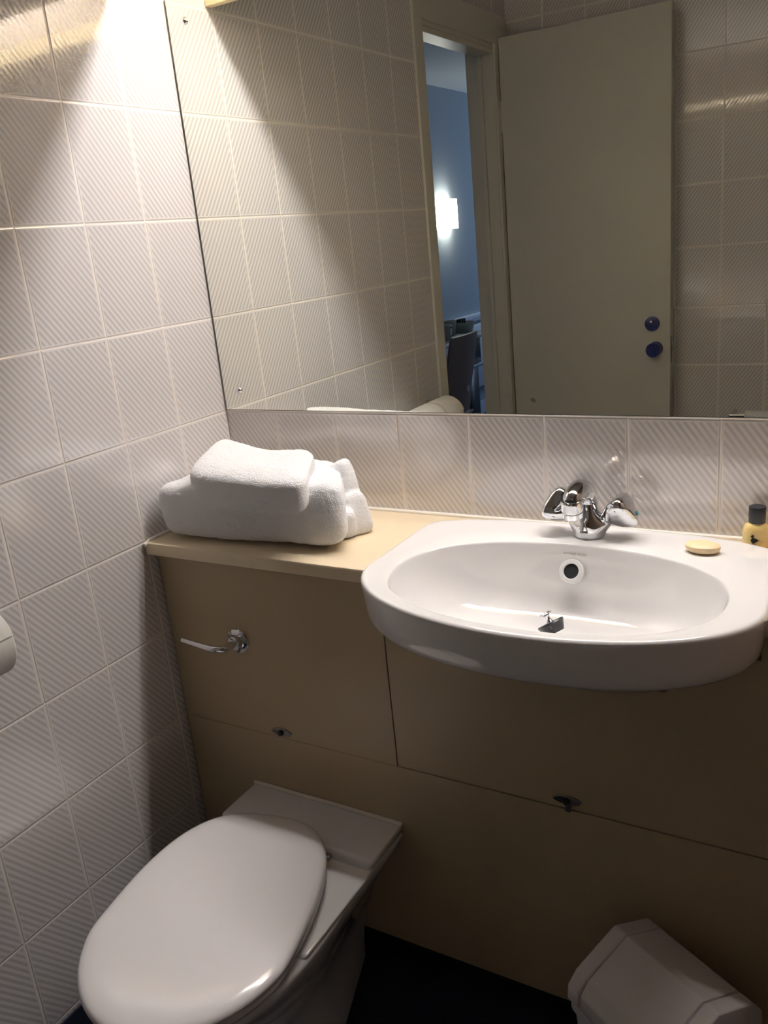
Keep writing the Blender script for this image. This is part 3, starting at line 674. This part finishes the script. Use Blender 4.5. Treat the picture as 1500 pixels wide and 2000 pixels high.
def roll(y0, y1, label):
    t = thing('toilet_roll', label, 'toilet roll', (RC[0], 0, RC[1]), 0, 'toilet rolls on the wall holder')
    pr = [(0.020, 0.0), (0.054, 0.0), (0.0565, 0.003), (0.0565, y1 - y0 - 0.003), (0.054, y1 - y0), (0.020, y1 - y0)]
    part(MB().rings([[(r * math.cos(2 * PI * k / 48), y0 + zz, r * math.sin(2 * PI * k / 48)) for k in range(48)] for r, zz in pr + [pr[0]]], False, False), 'paper', M_paper, t)
    part(MB().rings([[(r * math.cos(2 * PI * k / 32), y0 + zz, r * math.sin(2 * PI * k / 32)) for k in range(32)] for r, zz in ((0.0200, 0.001), (0.0200, y1 - y0 - 0.001), (0.0188, y1 - y0 - 0.001), (0.0188, 0.001), (0.0200, 0.001))], False, False), 'cardboard_core', mat('card', (0.45, 0.36, 0.26), 0.9), t)
    # loose outer sheet with its free edge on the front
    f = []
    for k in range(18):
        a = math.radians(100 - 84 * k / 17); f.append((0.0585 * math.cos(a) , 0.0585 * math.sin(a)))
    ring0 = [(x, y0 + 0.001, z) for x, z in f] + [(x * 0.975, y0 + 0.001, z * 0.975) for x, z in f[::-1]]
    ring1 = [(x, y1 - 0.001, z) for x, _, z in ring0]
    part(MB().rings([ring0, ring1]), 'loose_sheet', M_paper, t)
    return t
roll(-0.813, -0.705, 'white toilet roll on the wall holder, the one nearer the worktop')
roll(-0.930, -0.822, 'white toilet roll on the wall holder, the one nearer the doorway')

# ------------------------------------------------------------------ towels
def sslab(c, h, p=6.0, fn=None, n=26):
    """soft rounded slab (super-ellipsoid) centred at c with half sizes h, bent by fn"""
    t = bmesh.new(); bmesh.ops.create_cube(t, size=2); bmesh.ops.subdivide_edges(t, edges=t.edges[:], cuts=n, use_grid_fill=True)
    for v in t.verts:
        x, y, z = v.co; L = (abs(x) ** p + abs(y) ** p + abs(z) ** p) ** (1 / p)
        q = Vector((x / L * h[0], y / L * h[1], z / L * h[2]))
        if fn: q = Vector(fn(*q))
        v.co = q + Vector(c)
    return t
tex = bpy.data.textures.new('soft_lumps', 'CLOUDS'); tex.noise_scale = 0.06
tex2 = bpy.data.textures.new('terry_pile', 'CLOUDS'); tex2.noise_scale = 0.0045; tex2.noise_depth = 2
def cloth(mb, name, m, parent=None, vox=0.003, lump=0.008, pile=0.0022, sm=3):
    o = link(name, mb.mesh(name), m, parent, True)
    r = o.modifiers.new('r', 'REMESH'); r.mode = 'VOXEL'; r.voxel_size = vox; r.use_smooth_shade = True
    s_ = o.modifiers.new('s', 'SMOOTH'); s_.iterations = sm; s_.factor = 0.5
    d = o.modifiers.new('d', 'DISPLACE'); d.texture = tex; d.strength = lump; d.mid_level = 0.5; d.texture_coords = 'GLOBAL'
    d = o.modifiers.new('d2', 'DISPLACE'); d.texture = tex2; d.strength = pile; d.mid_level = 0.5; d.texture_coords = 'GLOBAL'
    return o
# lower bath towel: thick folded slab, its right end cut back on the slant
def bend_low(x, y, z):
    u = (x / 0.213 + 1) / 2
    yy = (y + 0.09) / 0.18
    x2 = x - 0.125 * yy * max(0, u - 0.35) / 0.65
    z2 = z if z < 0 else z * (0.70 + 0.34 * min(1, u * 2.6)) - 0.004 * math.sin(u * 9)
    y2 = y - 0.005 * math.sin((z / 0.068 + 1) * 1.57) + 0.034 * u - 0.020
    return x2, y2, z2
bt = MB()
bt.add(sslab((0.240, -0.174, 0.879), (0.219, 0.086, 0.064), 6.5, bend_low, 34))
btw = cloth(bt, 'bath_towel', M_towel, None, 0.003, 0.009)
tag(btw, 'large folded white bath towel lying on the worktop, lower of the stack', 'towel')
# loose folds poking out behind its right end
fo = MB()
def lobe(c, h, p=3.6, yaw=0, tilt=0, slant=0.0, pinch=0.0):
    def fn(x, y, z):
        k = (x / h[0] + 1) / 2; q = (z / h[2] + 1) / 2
        return x * (1 - pinch * max(0, q - 0.4)), y * (1 - 0.4 * q), z * (1 - slant * (1 - k) * q)
    t = sslab((0, 0, 0), h, p, fn, 16)
    bmesh.ops.transform(t, matrix=Matrix.Translation(c) @ Matrix.Rotation(math.radians(yaw), 4, 'Z') @ Matrix.Rotation(math.radians(tilt), 4, 'Y'), verts=t.verts)
    fo.add(t)
lobe((0.350, -0.128, 0.890), (0.055, 0.028, 0.079), 3.6, -8, 6, 0.75, 0.5)
lobe((0.386, -0.134, 0.880), (0.020, 0.026, 0.068), 3.4, -25, -7, 0.2, 0.3)
lobe((0.399, -0.142, 0.852), (0.019, 0.036, 0.042), 3.6, -35, -4)
lobe((0.384, -0.163, 0.842), (0.032, 0.018, 0.031), 3.4, -22, 6)
cloth(fo, 'loose_fold', M_towel, btw, 0.0024, 0.008, 0.002, 1)
# upper hand towel: folded, sagging between its upturned back corners
def bend_up(x, y, z):
    u = x / 0.137; v_ = (y + 0.073) / 0.146
    top = max(0, z / 0.030)
    zz = z + (0.027 if u < 0 else 0.011) * (u * u) * max(0, v_) * (0.6 + 0.4 * top) - 0.004 - 0.004 * u
    xx = x * (1.0 - 0.17 * v_) - 0.045 * v_
    hang = max(0, 0.34 - v_) / 0.34
    if z < 0: zz -= 0.024 * hang * (1 - 0.35 * u)
    else: zz -= 0.008 * hang ** 2
    return xx, y, zz + 0.012 * v_
ht = MB(); ht.add(sslab((0.260, -0.213, 0.935), (0.1370, 0.073, 0.029), 6.5, bend_up, 30))
htw = cloth(ht, 'hand_towel', M_towel, None, 0.0028, 0.007, 0.0022, 2)
tag(htw, 'smaller folded white hand towel lying on top of the bath towel', 'towel')

# ------------------------------------------------------------------ towel over a rail on the rear wall (seen low in the mirror)
rl = thing('towel_rail', 'chrome towel rail on the rear tiled wall reflected at lower right', 'rail', (0, 0, 0))
part(MB().tube([(0.78, -1.68, 0.645), (1.45, -1.68, 0.645)], 0.008, 14), 'bar', M_chrome, rl)
for x in (0.79, 1.44):
    part(MB().tube([(x, -1.7495, 0.645), (x, -1.676, 0.645)], 0.007, 12), 'bracket', M_chrome, rl)
rt_ = MB()
sec = []
for k in range(13):
    a = PI * k / 12; sec.append((-1.68 + 0.018 * math.cos(a), 0.645 + 0.018 * math.sin(a)))
outer = [(-1.662, 0.22)] + sec + [(-1.698, 0.28)]
inner = [(-1.690, 0.28)] + [(-1.68 + 0.010 * math.cos(PI * k / 12), 0.645 + 0.010 * math.sin(PI * k / 12)) for k in range(12, -1, -1)] + [(-1.670, 0.22)]
prof = outer + inner
rt_.rings([[(x, y, z) for y, z in prof] for x in (0.83, 0.95, 1.1, 1.25, 1.38)])
tag(rt_.obj('draped_towel', M_towel), 'white towel draped over the rail on the rear wall', 'towel')
